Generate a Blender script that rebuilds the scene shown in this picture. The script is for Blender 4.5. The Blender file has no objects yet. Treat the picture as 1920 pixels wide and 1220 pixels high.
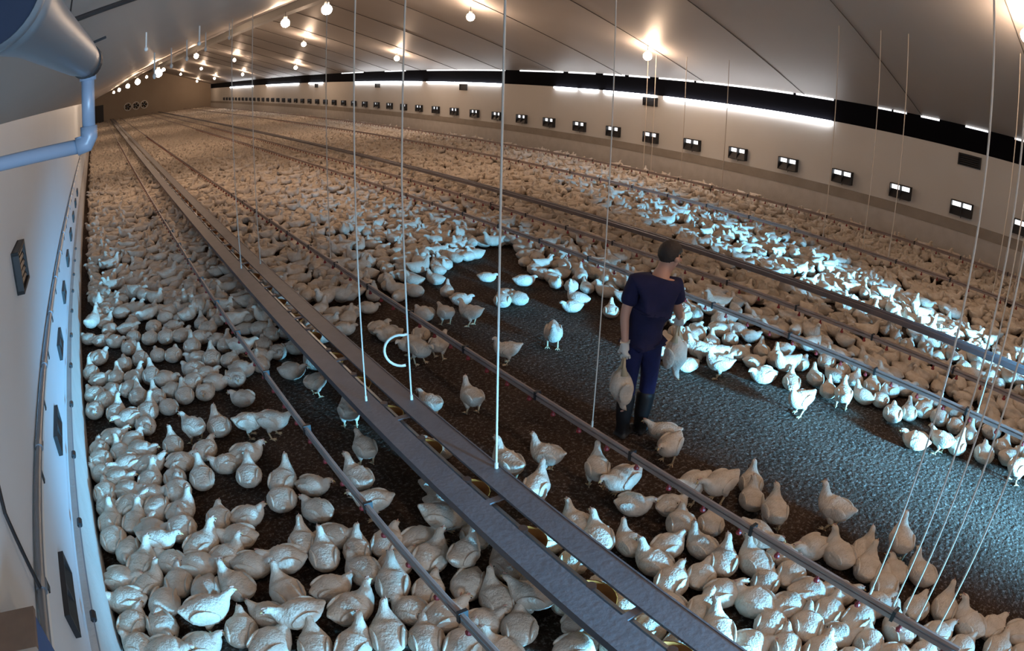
import bpy, bmesh, math, random
import numpy as np
from mathutils import Vector, Matrix, Euler

SC = bpy.context.scene
COL = SC.collection
PI = math.pi
random.seed(7)
RNG = np.random.default_rng(11)

# ---------------------------------------------------------------- camera (wide barrel lens)
F_PX, K_LENS, PITCH, YAW, ROLL = 1293.72771, 0.0772702862, 0.371815976, 0.620352640, 0.0247361074
CAM_H = 3.0
cam = bpy.data.cameras.new('camera')
cam_o = bpy.data.objects.new('camera', cam)
COL.objects.link(cam_o)
SC.camera = cam_o
cam.type = 'PANO'
cam.panorama_type = 'FISHEYE_LENS_POLYNOMIAL'
cam.sensor_fit = 'HORIZONTAL'
cam.sensor_width = 36.0
cam.sensor_height = 36.0 * 1220 / 1920
_s = 1920 / 36.0 / F_PX
cam.fisheye_polynomial_k0 = 0.0
cam.fisheye_polynomial_k1 = -_s
cam.fisheye_polynomial_k2 = 0.0
cam.fisheye_polynomial_k3 = -K_LENS * _s ** 3
cam.fisheye_polynomial_k4 = 0.0
cam.fisheye_fov = math.radians(179)
cam.clip_start, cam.clip_end = 0.05, 500
cam_o.matrix_world = (Matrix.Translation((0, 0, CAM_H)) @ Matrix.Rotation(-YAW, 4, 'Z')
                      @ Matrix.Rotation(PI / 2 - PITCH, 4, 'X') @ Matrix.Rotation(ROLL, 4, 'Z'))

# ---------------------------------------------------------------- exposure, world, daylight
vs = SC.view_settings
vs.view_transform = 'Standard'
vs.look = 'None'
vs.gamma = 1.0
vs.use_curve_mapping = False
vs.exposure = 0.0
SC.cycles.max_bounces = 6
SC.cycles.diffuse_bounces = 4
SC.cycles.sample_clamp_indirect = 4.0
SC.cycles.caustics_reflective = False
SC.cycles.caustics_refractive = False

world = bpy.data.worlds.new('world')
SC.world = world
world.use_nodes = True
world.node_tree.nodes['Background'].inputs[0].default_value = (0.30, 0.42, 0.60, 1)
world.node_tree.nodes['Background'].inputs[1].default_value = 0.10


def area_light(name, loc, target, sx, sy, power, color, spread):
    l = bpy.data.lights.new(name, 'AREA')
    l.shape = 'RECTANGLE'
    l.size, l.size_y = sx, sy
    l.energy = power
    l.color = color
    l.spread = math.radians(spread)
    o = bpy.data.objects.new(name, l)
    COL.objects.link(o)
    o.location = loc
    d = Vector(target) - Vector(loc)
    o.rotation_euler = d.to_track_quat('-Z', 'Y').to_euler()
    return o


# daylight entering through the open doorway in the near gable end, behind the camera
DAY = (0.16, 0.58, 1.0)
area_light('daylight_doorway', (5.5, -5.4, 1.5), (5.5, 0.9, 0.0), 0.7, 1.0, 215, DAY, 21)
area_light('daylight_doorway', (6.9, -5.4, 1.5), (9.3, 3.2, 0.0), 0.4, 1.0, 120, DAY, 13)
area_light('daylight_doorway', (4.4, -5.4, 1.0), (1.9, 1.3, 0.1), 0.4, 0.7, 175, DAY, 27)
area_light('cool_fill_left', (0.9, -5.3, 2.6), (-0.9, 2.0, 2.75), 2.2, 0.9, 95, (0.40, 0.70, 1.0), 80)  # added cool fill on the left wall and ceiling; no window is built

# ---------------------------------------------------------------- hall dimensions
XL, XR, XM = -0.60, 15.5, 7.45
ZE_L, ZE_R, ZM = 2.97, 3.06, 5.88
YN, YF = -5.6, 88.0
def ceil_z(x):
    return ZE_L + (x - XL) * (ZM - ZE_L) / (XM - XL) if x < XM else ZE_R + (XR - x) * (ZM - ZE_R) / (XR - XM)

# ---------------------------------------------------------------- materials
MATS = {}
def mat(name, col, rough=0.6, metal=0.0, var=0.0, vscale=8.0, col2=None, bump=0.0, bscale=30.0, emit=None, estr=0.0, spec=None):
    m = bpy.data.materials.new(name)
    m.use_nodes = True
    nt = m.node_tree
    b = nt.nodes['Principled BSDF']
    b.inputs['Base Color'].default_value = (*col, 1)
    b.inputs['Roughness'].default_value = rough
    b.inputs['Metallic'].default_value = metal
    if spec is not None:
        b.inputs['Specular IOR Level'].default_value = spec
    tc = None
    if var > 0 or bump > 0:
        tc = nt.nodes.new('ShaderNodeTexCoord')
    if var > 0:
        n = nt.nodes.new('ShaderNodeTexNoise')
        n.inputs['Scale'].default_value = vscale
        n.inputs['Detail'].default_value = 5
        nt.links.new(tc.outputs['Object'], n.inputs['Vector'])
        r = nt.nodes.new('ShaderNodeMapRange')
        r.inputs['From Min'].default_value = 0.35
        r.inputs['From Max'].default_value = 0.7
        r.inputs['To Max'].default_value = var
        nt.links.new(n.outputs['Fac'], r.inputs['Value'])
        mx = nt.nodes.new('ShaderNodeMix')
        mx.data_type = 'RGBA'
        c2 = col2 or tuple(c * 0.5 for c in col)
        mx.inputs['A'].default_value = (*col, 1)
        mx.inputs['B'].default_value = (*c2, 1)
        nt.links.new(r.outputs['Result'], mx.inputs['Factor'])
        nt.links.new(mx.outputs['Result'], b.inputs['Base Color'])
    if bump > 0:
        n2 = nt.nodes.new('ShaderNodeTexNoise')
        n2.inputs['Scale'].default_value = bscale
        n2.inputs['Detail'].default_value = 4
        nt.links.new(tc.outputs['Object'], n2.inputs['Vector'])
        bp = nt.nodes.new('ShaderNodeBump')
        bp.inputs['Strength'].default_value = bump
        bp.inputs['Distance'].default_value = 0.02
        nt.links.new(n2.outputs['Fac'], bp.inputs['Height'])
        nt.links.new(bp.outputs['Normal'], b.inputs['Normal'])
    if emit:
        b.inputs['Emission Color'].default_value = (*emit, 1)
        b.inputs['Emission Strength'].default_value = estr
    MATS[name] = m
    return m

M_FEATHER = mat('feather', (0.72, 0.63, 0.54), 0.95, var=0.7, vscale=11, col2=(0.50, 0.40, 0.30), bump=0.6, bscale=50, spec=0.0)
M_SHANK = mat('shank', (0.62, 0.47, 0.30), 0.6)
M_BEAK = mat('beak', (0.62, 0.42, 0.20), 0.5)
M_COMB = mat('comb', (0.50, 0.26, 0.20), 0.6)
M_EYE = mat('eye', (0.02, 0.015, 0.01), 0.2)
M_LITTER = mat('litter', (0.055, 0.034, 0.024), 0.95, var=0.8, vscale=3, col2=(0.030, 0.018, 0.012), bump=1.0, bscale=22, spec=0.1)
M_WALL = mat('painted_wall', (0.62, 0.60, 0.57), 0.6, var=0.25, vscale=0.8, col2=(0.52, 0.49, 0.45))
M_WALL_L = mat('daylight_tinted_wall', (0.66, 0.73, 0.80), 0.6, var=0.25, vscale=0.8, col2=(0.58, 0.64, 0.70))  # bluish tint puts the cool daylight on this wall into its colour
M_PLINTH = mat('concrete_plinth', (0.56, 0.53, 0.50), 0.8, var=0.5, vscale=4, col2=(0.44, 0.41, 0.38), bump=0.2)
M_LEDGE = mat('dusty_ledge', (0.33, 0.29, 0.25), 0.8, var=0.3, vscale=3)
M_CEIL = mat('ceiling_panel', (0.44, 0.41, 0.39), 0.5, var=0.35, vscale=0.5, col2=(0.36, 0.33, 0.31))
M_SEAM = mat('ceiling_seam', (0.10, 0.09, 0.085), 0.7)
M_FASCIA = mat('black_fascia', (0.004, 0.004, 0.006), 0.95, spec=0.05)
M_DAYGAP = mat('daylight_slot', (0.8, 0.8, 0.8), 0.6, emit=(0.92, 0.95, 1.0), estr=11.0)
M_BULB = mat('lamp_globe', (0.9, 0.85, 0.75), 0.4, emit=(1.0, 0.70, 0.48), estr=225.0)
M_GALV = mat('galvanised_steel', (0.27, 0.31, 0.36), 0.42, 0.75, var=0.4, vscale=14, col2=(0.30, 0.31, 0.33))
M_BOARD = mat('feeder_board', (0.13, 0.115, 0.125), 0.55, var=0.5, vscale=6, col2=(0.085, 0.075, 0.08), bump=0.1)
M_PIPE = mat('drinker_pipe', (0.30, 0.23, 0.21), 0.5, var=0.4, vscale=5)
M_RED = mat('red_plastic', (0.24, 0.014, 0.016), 0.5)
M_ORANGE = mat('orange_pan', (0.55, 0.16, 0.025), 0.6)
M_ROPE = mat('white_cord', (0.62, 0.55, 0.48), 0.8)
M_WINDOWGLOW = mat('daylight_pane', (0.8, 0.8, 0.8), 0.5, emit=(0.95, 0.97, 1.0), estr=1.6)
M_BLACK = mat('black_plastic', (0.015, 0.014, 0.016), 0.5)
M_PVC = mat('grey_pvc', (0.17, 0.215, 0.29), 0.35)
M_WHITEP = mat('white_plastic', (0.75, 0.74, 0.72), 0.4)
M_WOOD = mat('brown_board', (0.20, 0.13, 0.09), 0.7, var=0.5, vscale=10)
M_BLUEP = mat('blue_panel', (0.03, 0.07, 0.22), 0.5)
M_SHIRT = mat('navy_cotton', (0.006, 0.007, 0.05), 0.9, var=0.4, vscale=12, bump=0.3, bscale=18)
M_JEANS = mat('blue_denim', (0.008, 0.013, 0.085), 0.9, var=0.4, vscale=15, bump=0.3, bscale=16)
M_BOOT = mat('black_rubber', (0.010, 0.010, 0.012), 0.5)
M_SKIN = mat('skin', (0.55, 0.30, 0.22), 0.55)
M_HAIR = mat('dark_hair', (0.03, 0.02, 0.016), 0.7, bump=0.4, bscale=60)
M_GLOVE = mat('white_glove', (0.72, 0.70, 0.66), 0.8)

# litter: fine pale shavings and droppings speckled over the dark bedding
def litter_nodes():
    nt = M_LITTER.node_tree
    b = nt.nodes['Principled BSDF']
    src = b.inputs['Base Color'].links[0].from_socket
    tc = [n for n in nt.nodes if n.type == 'TEX_COORD'][0]
    v = nt.nodes.new('ShaderNodeTexNoise')
    v.inputs['Scale'].default_value = 30
    v.inputs['Detail'].default_value = 6
    v.inputs['Roughness'].default_value = 0.8
    nt.links.new(tc.outputs['Object'], v.inputs['Vector'])
    r = nt.nodes.new('ShaderNodeMapRange')
    r.inputs['From Min'].default_value = 0.52
    r.inputs['From Max'].default_value = 0.62
    r.inputs['To Max'].default_value = 0.9
    nt.links.new(v.outputs['Fac'], r.inputs['Value'])
    mx = nt.nodes.new('ShaderNodeMix')
    mx.data_type = 'RGBA'
    nt.links.new(src, mx.inputs['A'])
    mx.inputs['B'].default_value = (0.21, 0.17, 0.15, 1)
    nt.links.new(r.outputs['Result'], mx.inputs['Factor'])
    nt.links.new(mx.outputs['Result'], b.inputs['Base Color'])
litter_nodes()

# ---------------------------------------------------------------- helpers
def mesh_obj(name, verts, faces, m, parent=None, smooth=False, fm=None):
    me = bpy.data.meshes.new(name)
    me.from_pydata([tuple(v) for v in verts], [], [tuple(f) for f in faces])
    for q in (m if isinstance(m, (list, tuple)) else [m]):
        me.materials.append(q)
    if fm is not None:
        me.polygons.foreach_set('material_index', fm)
    if smooth:
        me.polygons.foreach_set('use_smooth', [True] * len(me.polygons))
    me.update()
    o = bpy.data.objects.new(name, me)
    COL.objects.link(o)
    if parent:
        o.parent = parent
    return o

class MB:
    """collects shapes for ONE mesh"""
    def __init__(self):
        self.v, self.f, self.m = [], [], []
    def add(self, v, f, mi=0):
        n = len(self.v)
        self.v += [tuple(q) for q in v]
        self.f += [tuple(i + n for i in q) for q in f]
        self.m += [mi] * len(f)
        return self
    def box(self, lo, hi, mi=0, rot=None, c=None):
        x0, y0, z0 = lo
        x1, y1, z1 = hi
        v = [(x0, y0, z0), (x1, y0, z0), (x1, y1, z0), (x0, y1, z0), (x0, y0, z1), (x1, y0, z1), (x1, y1, z1), (x0, y1, z1)]
        if rot is not None:
            cc = Vector(c) if c is not None else (Vector(lo) + Vector(hi)) / 2
            v = [rot @ (Vector(q) - cc) + cc for q in v]
        f = [(0, 3, 2, 1), (4, 5, 6, 7), (0, 1, 5, 4), (1, 2, 6, 5), (2, 3, 7, 6), (3, 0, 4, 7)]
        return self.add(v, f, mi)
    def tube(self, pts, rad, seg=8, mi=0, cap=True):
        pts = [Vector(p) for p in pts]
        rad = rad if isinstance(rad, (list, tuple)) else [rad] * len(pts)
        v, f = [], []
        up = None
        for i, p in enumerate(pts):
            t = (pts[min(i + 1, len(pts) - 1)] - pts[max(i - 1, 0)]).normalized()
            if up is None:
                up = Vector((0, 0, 1)) if abs(t.z) < 0.9 else Vector((1, 0, 0))
            s = t.cross(up).normalized()
            up = s.cross(t).normalized()
            for k in range(seg):
                a = 2 * PI * k / seg
                v.append(p + (s * math.cos(a) + up * math.sin(a)) * rad[i])
        for i in range(len(pts) - 1):
            for k in range(seg):
                a, b = i * seg + k, i * seg + (k + 1) % seg
                f.append((a, b, b + seg, a + seg))
        if cap:
            f.append(tuple(range(seg))[::-1])
            f.append(tuple((len(pts) - 1) * seg + k for k in range(seg)))
        return self.add(v, f, mi)
    def ball(self, c, r, u=12, w=8, mi=0, rot=None):
        r = r if isinstance(r, (list, tuple)) else (r, r, r)
        v, f = [], []
        for i in range(w + 1):
            th = PI * i / w
            for k in range(u):
                ph = 2 * PI * k / u
                q = Vector((r[0] * math.sin(th) * math.cos(ph), r[1] * math.sin(th) * math.sin(ph), r[2] * math.cos(th)))
                if rot is not None:
                    q = rot @ q
                v.append(q + Vector(c))
        for i in range(w):
            for k in range(u):
                f.append((i * u + k, (i + 1) * u + k, (i + 1) * u + (k + 1) % u, i * u + (k + 1) % u))
        return self.add(v, f, mi)
    def build(self, name, m, parent=None, smooth=False):
        return mesh_obj(name, self.v, self.f, m, parent, smooth, self.m)

def tag(o, label, cat, group=None, kind=None):
    if label: o['label'] = label
    if cat: o['category'] = cat
    if group: o['group'] = group
    if kind: o['kind'] = kind
    return o

def thing(name, label, cat, loc=(0, 0, 0), rz=0.0, group=None):
    o = bpy.data.objects.new(name, None)
    o.empty_display_size = 0.1
    COL.objects.link(o)
    o.location = loc
    o.rotation_euler = (0, 0, rz)
    return tag(o, label, cat, group)

def struct(name, mb, m, smooth=False):
    o = mb.build(name, m, None, smooth)
    o['kind'] = 'structure'
    return o

def dup(root, loc, rz=None, label=None, group=None):
    r = root.copy()
    COL.objects.link(r)
    r.location = loc
    if rz is not None:
        r.rotation_euler = (0, 0, rz)
    if label: r['label'] = label
    if group: r['group'] = group
    for ch in list(root.children):
        c = ch.copy()
        COL.objects.link(c)
        c.parent = r
        for g in ch.children:
            d = g.copy()
            COL.objects.link(d)
            d.parent = c
    return r

ORD = ('first second third fourth fifth sixth seventh eighth ninth tenth eleventh twelfth thirteenth fourteenth fifteenth sixteenth '
       'seventeenth eighteenth nineteenth twentieth twenty-first twenty-second twenty-third twenty-fourth twenty-fifth twenty-sixth '
       'twenty-seventh twenty-eighth twenty-ninth thirtieth thirty-first thirty-second thirty-third thirty-fourth thirty-fifth thirty-sixth '
       'thirty-seventh thirty-eighth thirty-ninth fortieth forty-first forty-second forty-third forty-fourth forty-fifth forty-sixth forty-seventh '
       'forty-eighth forty-ninth fiftieth fifty-first fifty-second fifty-third fifty-fourth fifty-fifth').split()

BIRDS = """-0.44,3.04,129,Rl0,1,1 -0.25,3.14,280,Rc0,1,2 -0.26,2.92,341,Rr0,1,3 -0.05,2.90,6,Rr0,1,4 0.22,2.93,71,Ra0,1,5 0.35,2.75,27,Rr0,1,6 0.58,2.63,74,Ua0,1,7 0.78,2.53,42,Ua0,1,8 0.99,2.51,69,Ua0,1,9 1.17,2.39,67,Ra0,1,10 -0.44,3.46,161,Rl0,2,1 -0.44,3.25,54,Ra0,2,2 -0.19,3.35,241,Rc0,2,3 0.06,3.09,5,Fr0,2,4 0.42,2.99,130,Rl0,2,5 0.58,2.84,169,Fl0,2,6 0.90,2.81,13,Ur0,2,7 1.21,2.64,110,Rl0,2,8 -0.44,3.68,340,Rr0,3,1 -0.26,3.57,34,Ur0,3,2 -0.05,3.51,77,Ra0,3,3 0.13,3.62,337,Rr0,3,4 0.11,3.37,240,Rc0,3,5 0.32,3.32,119,Ul0,3,6 0.60,3.12,98,Ua0,3,7 0.87,3.05,2,Rr0,3,8 1.12,3.11,101,Rl0,3,9 1.22,2.89,65,Ua0,3,10 -0.34,3.97,255,Rc0,4,1 -0.26,3.78,56,Ua0,4,2 -0.10,3.93,338,Fr0,4,3 -0.05,3.73,122,Rl0,4,4 0.20,3.82,34,Ur0,4,5 0.34,3.64,20,Ur0,4,6 0.48,3.48,335,Rr0,4,7 0.69,3.44,155,Rl0,4,8 0.87,3.55,72,Ua0,4,9 0.95,3.35,73,Ua0,4,10 1.17,3.31,64,Ua0,4,11 -0.44,4.37,76,Ua0,5,1 -0.44,4.16,90,Ra0,5,2 -0.24,4.31,60,Ua0,5,3 -0.12,4.14,338,Rr0,5,4 0.10,4.08,77,Ra0,5,5 0.40,4.09,75,Ra0,5,6 0.47,3.81,155,Rl0,5,7 0.61,4.03,7,Rr0,5,8 1.10,3.52,332,Rr0,5,9 -0.44,4.79,85,Ra0,6,1 -0.44,4.58,109,Ua0,6,2 -0.23,4.74,337,Rr0,6,3 -0.23,4.52,25,Rr0,6,4 -0.04,4.61,353,Rr0,6,5 -0.04,4.39,246,Rc0,6,6 0.17,4.56,79,Ra0,6,7 0.14,4.29,37,Ur0,6,8 0.91,4.11,77,Ra0,6,9 1.19,4.18,332,Rr0,6,10 1.10,3.86,111,Rl0,6,11 -0.44,5.33,85,Ra0,7,1 -0.44,5.12,133,Rl0,7,2 -0.30,4.95,337,Rr0,7,3 -0.20,5.13,191,Rl0,7,4 -0.03,4.82,60,Ua0,7,5 0.00,5.06,11,Rr0,7,6 0.18,4.78,79,Ra0,7,7 0.28,4.99,10,Rr0,7,8 0.40,4.66,83,Ua0,7,9 0.64,4.80,154,Rl0,7,10 0.77,4.53,74,Ua0,7,11 0.99,4.33,52,Ua0,7,12 -0.44,5.54,86,Ra0,8,1 -0.27,5.69,13,Rr0,8,2 -0.24,5.40,95,Ua0,8,3 -0.10,5.56,44,Rr0,8,4 -0.04,5.32,335,Rr0,8,5 0.26,5.30,85,Ua0,8,6 0.52,5.09,50,Ra0,8,7 0.84,4.86,9,Rr0,8,8 -0.44,6.37,267,Rc0,9,1 -0.21,6.18,67,Ua0,9,2 -0.09,5.99,193,Rl0,9,3 0.06,5.79,277,Rc0,9,4 0.12,6.05,65,Ua0,9,5 0.34,6.07,115,Rl0,9,6 0.49,5.40,114,Fl0,9,7 0.73,5.42,92,Ua0,9,8 0.99,5.26,352,Fr0,9,9 1.18,5.16,331,Fr0,9,10 -0.42,6.71,118,Rl0,10,1 -0.34,7.10,16,Rr0,10,2 -0.30,6.53,49,Rr0,10,3 -0.21,6.75,332,Rr0,10,4 -0.14,7.03,76,Ua0,10,5 -0.01,6.67,55,Ra0,10,6 0.07,6.96,36,Ur0,10,7 0.06,6.43,83,Ua0,10,8 0.26,6.86,83,Ua0,10,9 0.25,6.33,96,Ua0,10,10 0.41,6.71,331,Rr0,10,11 0.45,6.42,332,Rr0,10,12 0.54,6.22,89,Ua0,10,13 0.68,6.49,63,Ra0,10,14 0.76,6.21,248,Rc0,10,15 0.91,6.37,331,Rr0,10,16 1.12,6.36,269,Rc0,10,17 1.08,5.88,133,Rl0,10,18 -0.44,7.33,92,Ua0,11,1 -0.33,7.75,39,Rr0,11,2 -0.02,7.39,85,Ra0,11,3 0.19,7.41,88,Ua0,11,4 0.41,7.45,95,Ra0,11,5 0.59,7.34,67,Ra0,11,6 0.74,6.79,132,Rl0,11,7 0.83,7.10,150,Rl0,11,8 0.85,6.61,353,Rr0,11,9 0.99,6.96,78,Ua0,11,10 1.18,6.85,51,Ra0,11,11 1.24,6.53,330,Rr0,11,12 -0.27,8.35,20,Rr0,12,1 -0.08,8.19,329,Rr0,12,2 0.09,7.86,265,Rc0,12,3 0.17,8.22,85,Ra0,12,4 0.38,8.04,69,Ra0,12,5 0.58,7.95,86,Ra0,12,6 0.73,8.27,328,Rr0,12,7 0.79,7.90,39,Rr0,12,8 0.84,7.43,80,Ua0,12,9 0.99,7.70,329,Rr0,12,10 1.14,7.94,51,Rr0,12,11 1.19,7.51,329,Rr0,12,12 1.23,7.29,63,Ua0,12,13 1.32,2.23,35,Ra1,1,1 1.47,2.08,106,Ul1,1,2 1.66,2.18,55,Ra1,1,3 1.36,2.49,8,Rr1,2,1 1.51,2.33,355,Rr1,2,2 1.69,2.45,76,Ua1,2,3 1.39,2.75,39,Ra1,3,1 1.62,2.66,217,Rc1,3,2 1.38,3.28,43,Ra1,4,1 1.34,3.07,13,Rr1,4,2 1.59,3.21,0,Rr1,4,3 1.55,3.00,32,Ua1,4,4 1.71,2.85,30,Sa1,4,5 1.49,3.97,98,Sl1,5,1 1.48,3.69,151,Fl1,5,2 1.72,4.36,88,Fa1,6,1 1.35,6.99,329,Fr1,7,1 1.46,6.55,92,Ua1,7,2 1.52,6.76,329,Rr1,7,3 1.62,7.03,74,Ra1,7,4 1.73,6.79,265,Rc1,7,5 1.71,6.22,330,Rr1,7,6 1.74,7.52,328,Rr1,8,1 1.83,1.87,350,Rr2,1,1 1.99,2.00,2,Rr2,1,2 2.02,1.77,71,Ua2,1,3 1.84,2.30,117,Fl2,2,1 2.00,2.45,103,Rl2,2,2 2.04,2.21,30,Ra2,2,3 1.92,2.68,83,Ua2,3,1 1.80,3.24,328,Pr2,4,1 1.92,3.05,63,Ua2,4,2 2.03,3.71,328,Rr2,5,1 1.94,3.52,328,Rr2,5,2 1.85,4.99,79,Sa2,6,1 2.00,6.32,113,Rl2,7,1 1.80,5.72,28,Fr2,7,2 1.80,7.30,73,Ua2,8,1 2.01,7.29,50,Ra2,8,2 1.95,6.78,329,Ur2,8,3 2.33,1.50,355,Rr3,1,1 2.63,1.23,316,Rr3,1,2 2.76,1.06,38,Ra3,1,3 2.87,0.87,13,Ra3,1,4 2.95,0.68,345,Rr3,1,5 3.16,0.67,40,Ra3,1,6 3.16,0.45,309,Rr3,1,7 2.25,1.73,358,Rr3,2,1 2.62,1.63,21,Ra3,2,2 2.54,1.43,56,Ua3,2,3 2.85,1.25,16,Ra3,2,4 3.00,1.07,35,Ra3,2,5 3.08,0.87,312,Rr3,2,6 2.29,2.17,28,Ra3,3,1 2.26,1.94,0,Rr3,3,2 2.49,1.80,97,Rl3,3,3 2.84,1.65,343,Rr3,3,4 2.92,1.45,94,Rl3,3,5 3.13,1.52,24,Ra3,3,6 3.06,1.27,340,Rr3,3,7 2.30,2.48,31,Ra3,4,1 2.71,2.15,96,Ul3,4,2 2.66,1.94,23,Ra3,4,3 2.86,1.86,22,Ra3,4,4 3.07,1.85,34,Ua3,4,5 2.28,2.74,355,Rr3,5,1 2.58,2.78,87,Ul3,5,2 2.59,2.57,69,Ua3,5,3 2.72,2.40,75,Ua3,5,4 2.91,2.22,0,Rr3,5,5 3.16,2.33,43,Ra3,5,6 3.09,2.06,82,Ul3,5,7 2.54,3.21,35,Sa3,6,1 3.12,2.92,175,Fl3,6,2 3.06,2.72,323,Rr3,6,3 2.28,4.16,114,Rl3,7,1 2.54,3.56,88,Sl3,7,2 2.88,3.52,110,Sl3,7,3 3.06,3.13,54,Sa3,7,4 2.55,4.78,99,Fl3,8,1 2.91,4.66,86,Sl3,8,2 2.33,6.96,32,Rr3,9,1 2.63,7.03,328,Rr3,9,2 2.99,6.83,16,Rr3,9,3 3.01,6.58,174,Rl3,9,4 3.01,6.08,193,Fl3,9,5 3.02,5.87,287,Fr3,9,6 3.17,7.55,327,Rr3,10,1 3.32,0.31,6,Ra4,1,1 3.54,0.32,339,Rr4,1,2 3.57,0.11,346,Rr4,1,3 3.73,-0.14,359,Ra4,1,4 3.99,-0.25,305,Rr4,1,5 3.79,-0.34,357,Ra4,1,6 3.21,1.04,12,Ra4,2,1 3.29,0.84,354,Rr4,2,2 3.51,0.82,335,Rr4,2,3 3.40,0.57,56,Ua4,2,4 3.70,0.57,5,Ra4,2,5 3.83,0.39,18,Ua4,2,6 3.80,0.16,63,Ua4,2,7 3.91,-0.02,344,Rr4,2,8 3.33,1.45,16,Ra4,3,1 3.27,1.24,315,Rr4,3,2 3.43,1.09,313,Rr4,3,3 3.72,0.87,30,Ra4,3,4 3.93,0.89,44,Ra4,3,5 4.05,0.71,62,Ua4,3,6 3.23,1.70,70,Ua4,4,1 3.46,1.62,342,Rr4,4,2 3.69,1.51,162,Rl4,4,3 3.76,1.31,64,Ua4,4,4 3.95,1.20,11,Ua4,4,5 3.79,1.07,23,Ua4,4,6 3.34,2.20,41,Ra4,5,1 3.41,1.83,271,Fr4,5,2 4.16,0.99,34,Sa4,5,3 3.28,2.54,351,Rr4,6,1 3.52,2.56,171,Fl4,6,2 3.68,2.42,170,Fl4,6,3 3.82,2.19,43,Ua4,6,4 3.72,1.91,42,Sa4,6,5 4.10,1.59,87,Sl4,6,6 3.99,2.33,37,Ua4,7,1 6.13,0.52,343,Fr4,7,2 3.93,3.26,124,Fl4,8,1 3.79,3.06,194,Fl4,8,2 5.88,1.63,100,Rl4,8,3 6.00,1.39,80,Fl4,8,4 6.15,1.24,5,Ua4,8,5 5.78,3.51,145,Rl4,9,1 5.90,3.21,42,Ua4,9,2 5.47,2.83,160,Sl4,9,3 6.08,2.84,30,Ua4,9,4 5.98,2.60,33,Sa4,9,5 3.25,5.87,38,Fa4,10,1 3.80,5.39,148,Sl4,10,2 5.29,4.60,43,Ra4,10,3 5.53,4.75,46,Ra4,10,4 5.41,4.42,45,Sa4,10,5 5.55,4.25,121,Sl4,10,6 6.01,4.44,43,Ua4,10,7 5.45,3.88,121,Sl4,10,8 6.04,4.04,359,Rr4,10,9 6.00,3.80,325,Rr4,10,10 3.32,6.41,49,Ra4,11,1 3.66,6.96,103,Rl4,11,2 3.81,6.70,90,Fl4,11,3 4.05,6.51,121,Sl4,11,4 4.46,5.46,231,Sc4,11,5 5.68,5.83,47,Ua4,11,6 5.87,4.87,42,Ra4,11,7 6.18,4.83,13,Rr4,11,8 4.32,7.19,328,Rr4,12,1 4.74,6.86,55,Ra4,12,2 5.39,6.24,148,Rl4,12,3 6.50,1.22,14,Ua5,1,1 6.25,0.94,18,Ra5,1,2 6.84,1.03,317,Rr5,1,3 6.57,0.81,1,Ua5,1,4 7.00,0.77,78,Rl5,1,5 6.63,0.58,349,Rr5,1,6 6.21,2.07,25,Ra5,2,1 6.39,1.95,29,Ua5,2,2 6.82,1.97,321,Rr5,2,3 6.61,1.85,352,Rr5,2,4 6.98,1.83,8,Ra5,2,5 6.60,1.64,26,Ra5,2,6 6.92,1.56,319,Rr5,2,7 6.59,1.42,356,Rr5,2,8 6.94,1.29,349,Rr5,2,9 6.23,3.10,46,Ua5,3,1 6.57,2.76,15,Ua5,3,2 6.59,2.54,26,Ua5,3,3 6.40,2.32,13,Ua5,3,4 6.74,2.35,348,Rr5,3,5 6.93,2.26,322,Rr5,3,6 6.31,3.91,43,Ua5,4,1 6.26,3.68,34,Ua5,4,2 6.64,3.80,326,Rr5,4,3 6.43,3.44,3,Rr5,4,4 6.74,3.25,26,Ua5,4,5 6.72,3.01,16,Ra5,4,6 7.01,2.94,324,Rr5,4,7 6.41,4.64,328,Rr5,5,1 6.28,4.37,26,Ra5,5,2 6.61,4.52,76,Rl5,5,3 6.61,4.30,327,Rr5,5,4"""
MORE = """4.96,6.81,118,S 0.47,8.40,328,R 5.61,6.38,35,S -0.44,8.50,89,R 4.91,7.02,148,S 0.12,8.56,201,R 3.42,7.94,34,R -0.14,8.67,353,R 4.33,7.57,30,R 3.96,7.80,32,R 3.79,7.97,33,R -0.37,8.86,88,R 6.15,6.43,150,F 5.80,7.09,51,R 5.48,7.41,149,S 4.46,8.11,200,R 3.83,8.44,54,R 5.14,7.84,148,S 4.37,8.47,88,R 4.14,8.61,63,R 5.92,7.53,55,U 4.72,8.49,51,R 4.10,8.97,36,R 5.15,8.72,84,R 4.67,9.03,53,R 6.06,8.18,19,R 4.25,9.39,99,R 4.06,9.69,326,R 4.75,9.42,62,R 3.79,10.07,49,R 5.74,9.29,34,R 4.53,10.06,3,R 4.11,10.56,325,R 4.83,10.28,27,R 3.95,10.79,43,R 3.80,11.12,30,R 4.10,11.38,61,R"""

HAND_LABELS = {
 (3, 8, 2): 'white broiler standing in profile on bare litter between the curled cord and aisle drinker',
 (2, 6, 1): 'lone white broiler standing upright facing away just before the board feeder',
 (4, 6, 5): 'white broiler standing tall on bare litter right behind the aisle drinker line',
 (4, 6, 6): 'white broiler standing with its tail low, alone behind the aisle drinker line',
 (4, 5, 3): 'white broiler with raised pointed neck beside the bundle of pale cords',
 (3, 7, 3): 'white broiler with raised neck and fanned tail alone in the bare patch',
 (4, 10, 2): 'white broiler standing on bare litter between the thick cord and the man',
 (4, 9, 3): 'daylight-lit white broiler stepping out ahead of the crowd edge onto bare litter',
}

# ---------------------------------------------------------------- the hall
FLOOR = struct('floor', MB().add([(XL - .3, YN, 0), (XR + .3, YN, 0), (XR + .3, YF, 0), (XL - .3, YF, 0)], [(0, 1, 2, 3)]), M_LITTER)

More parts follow.
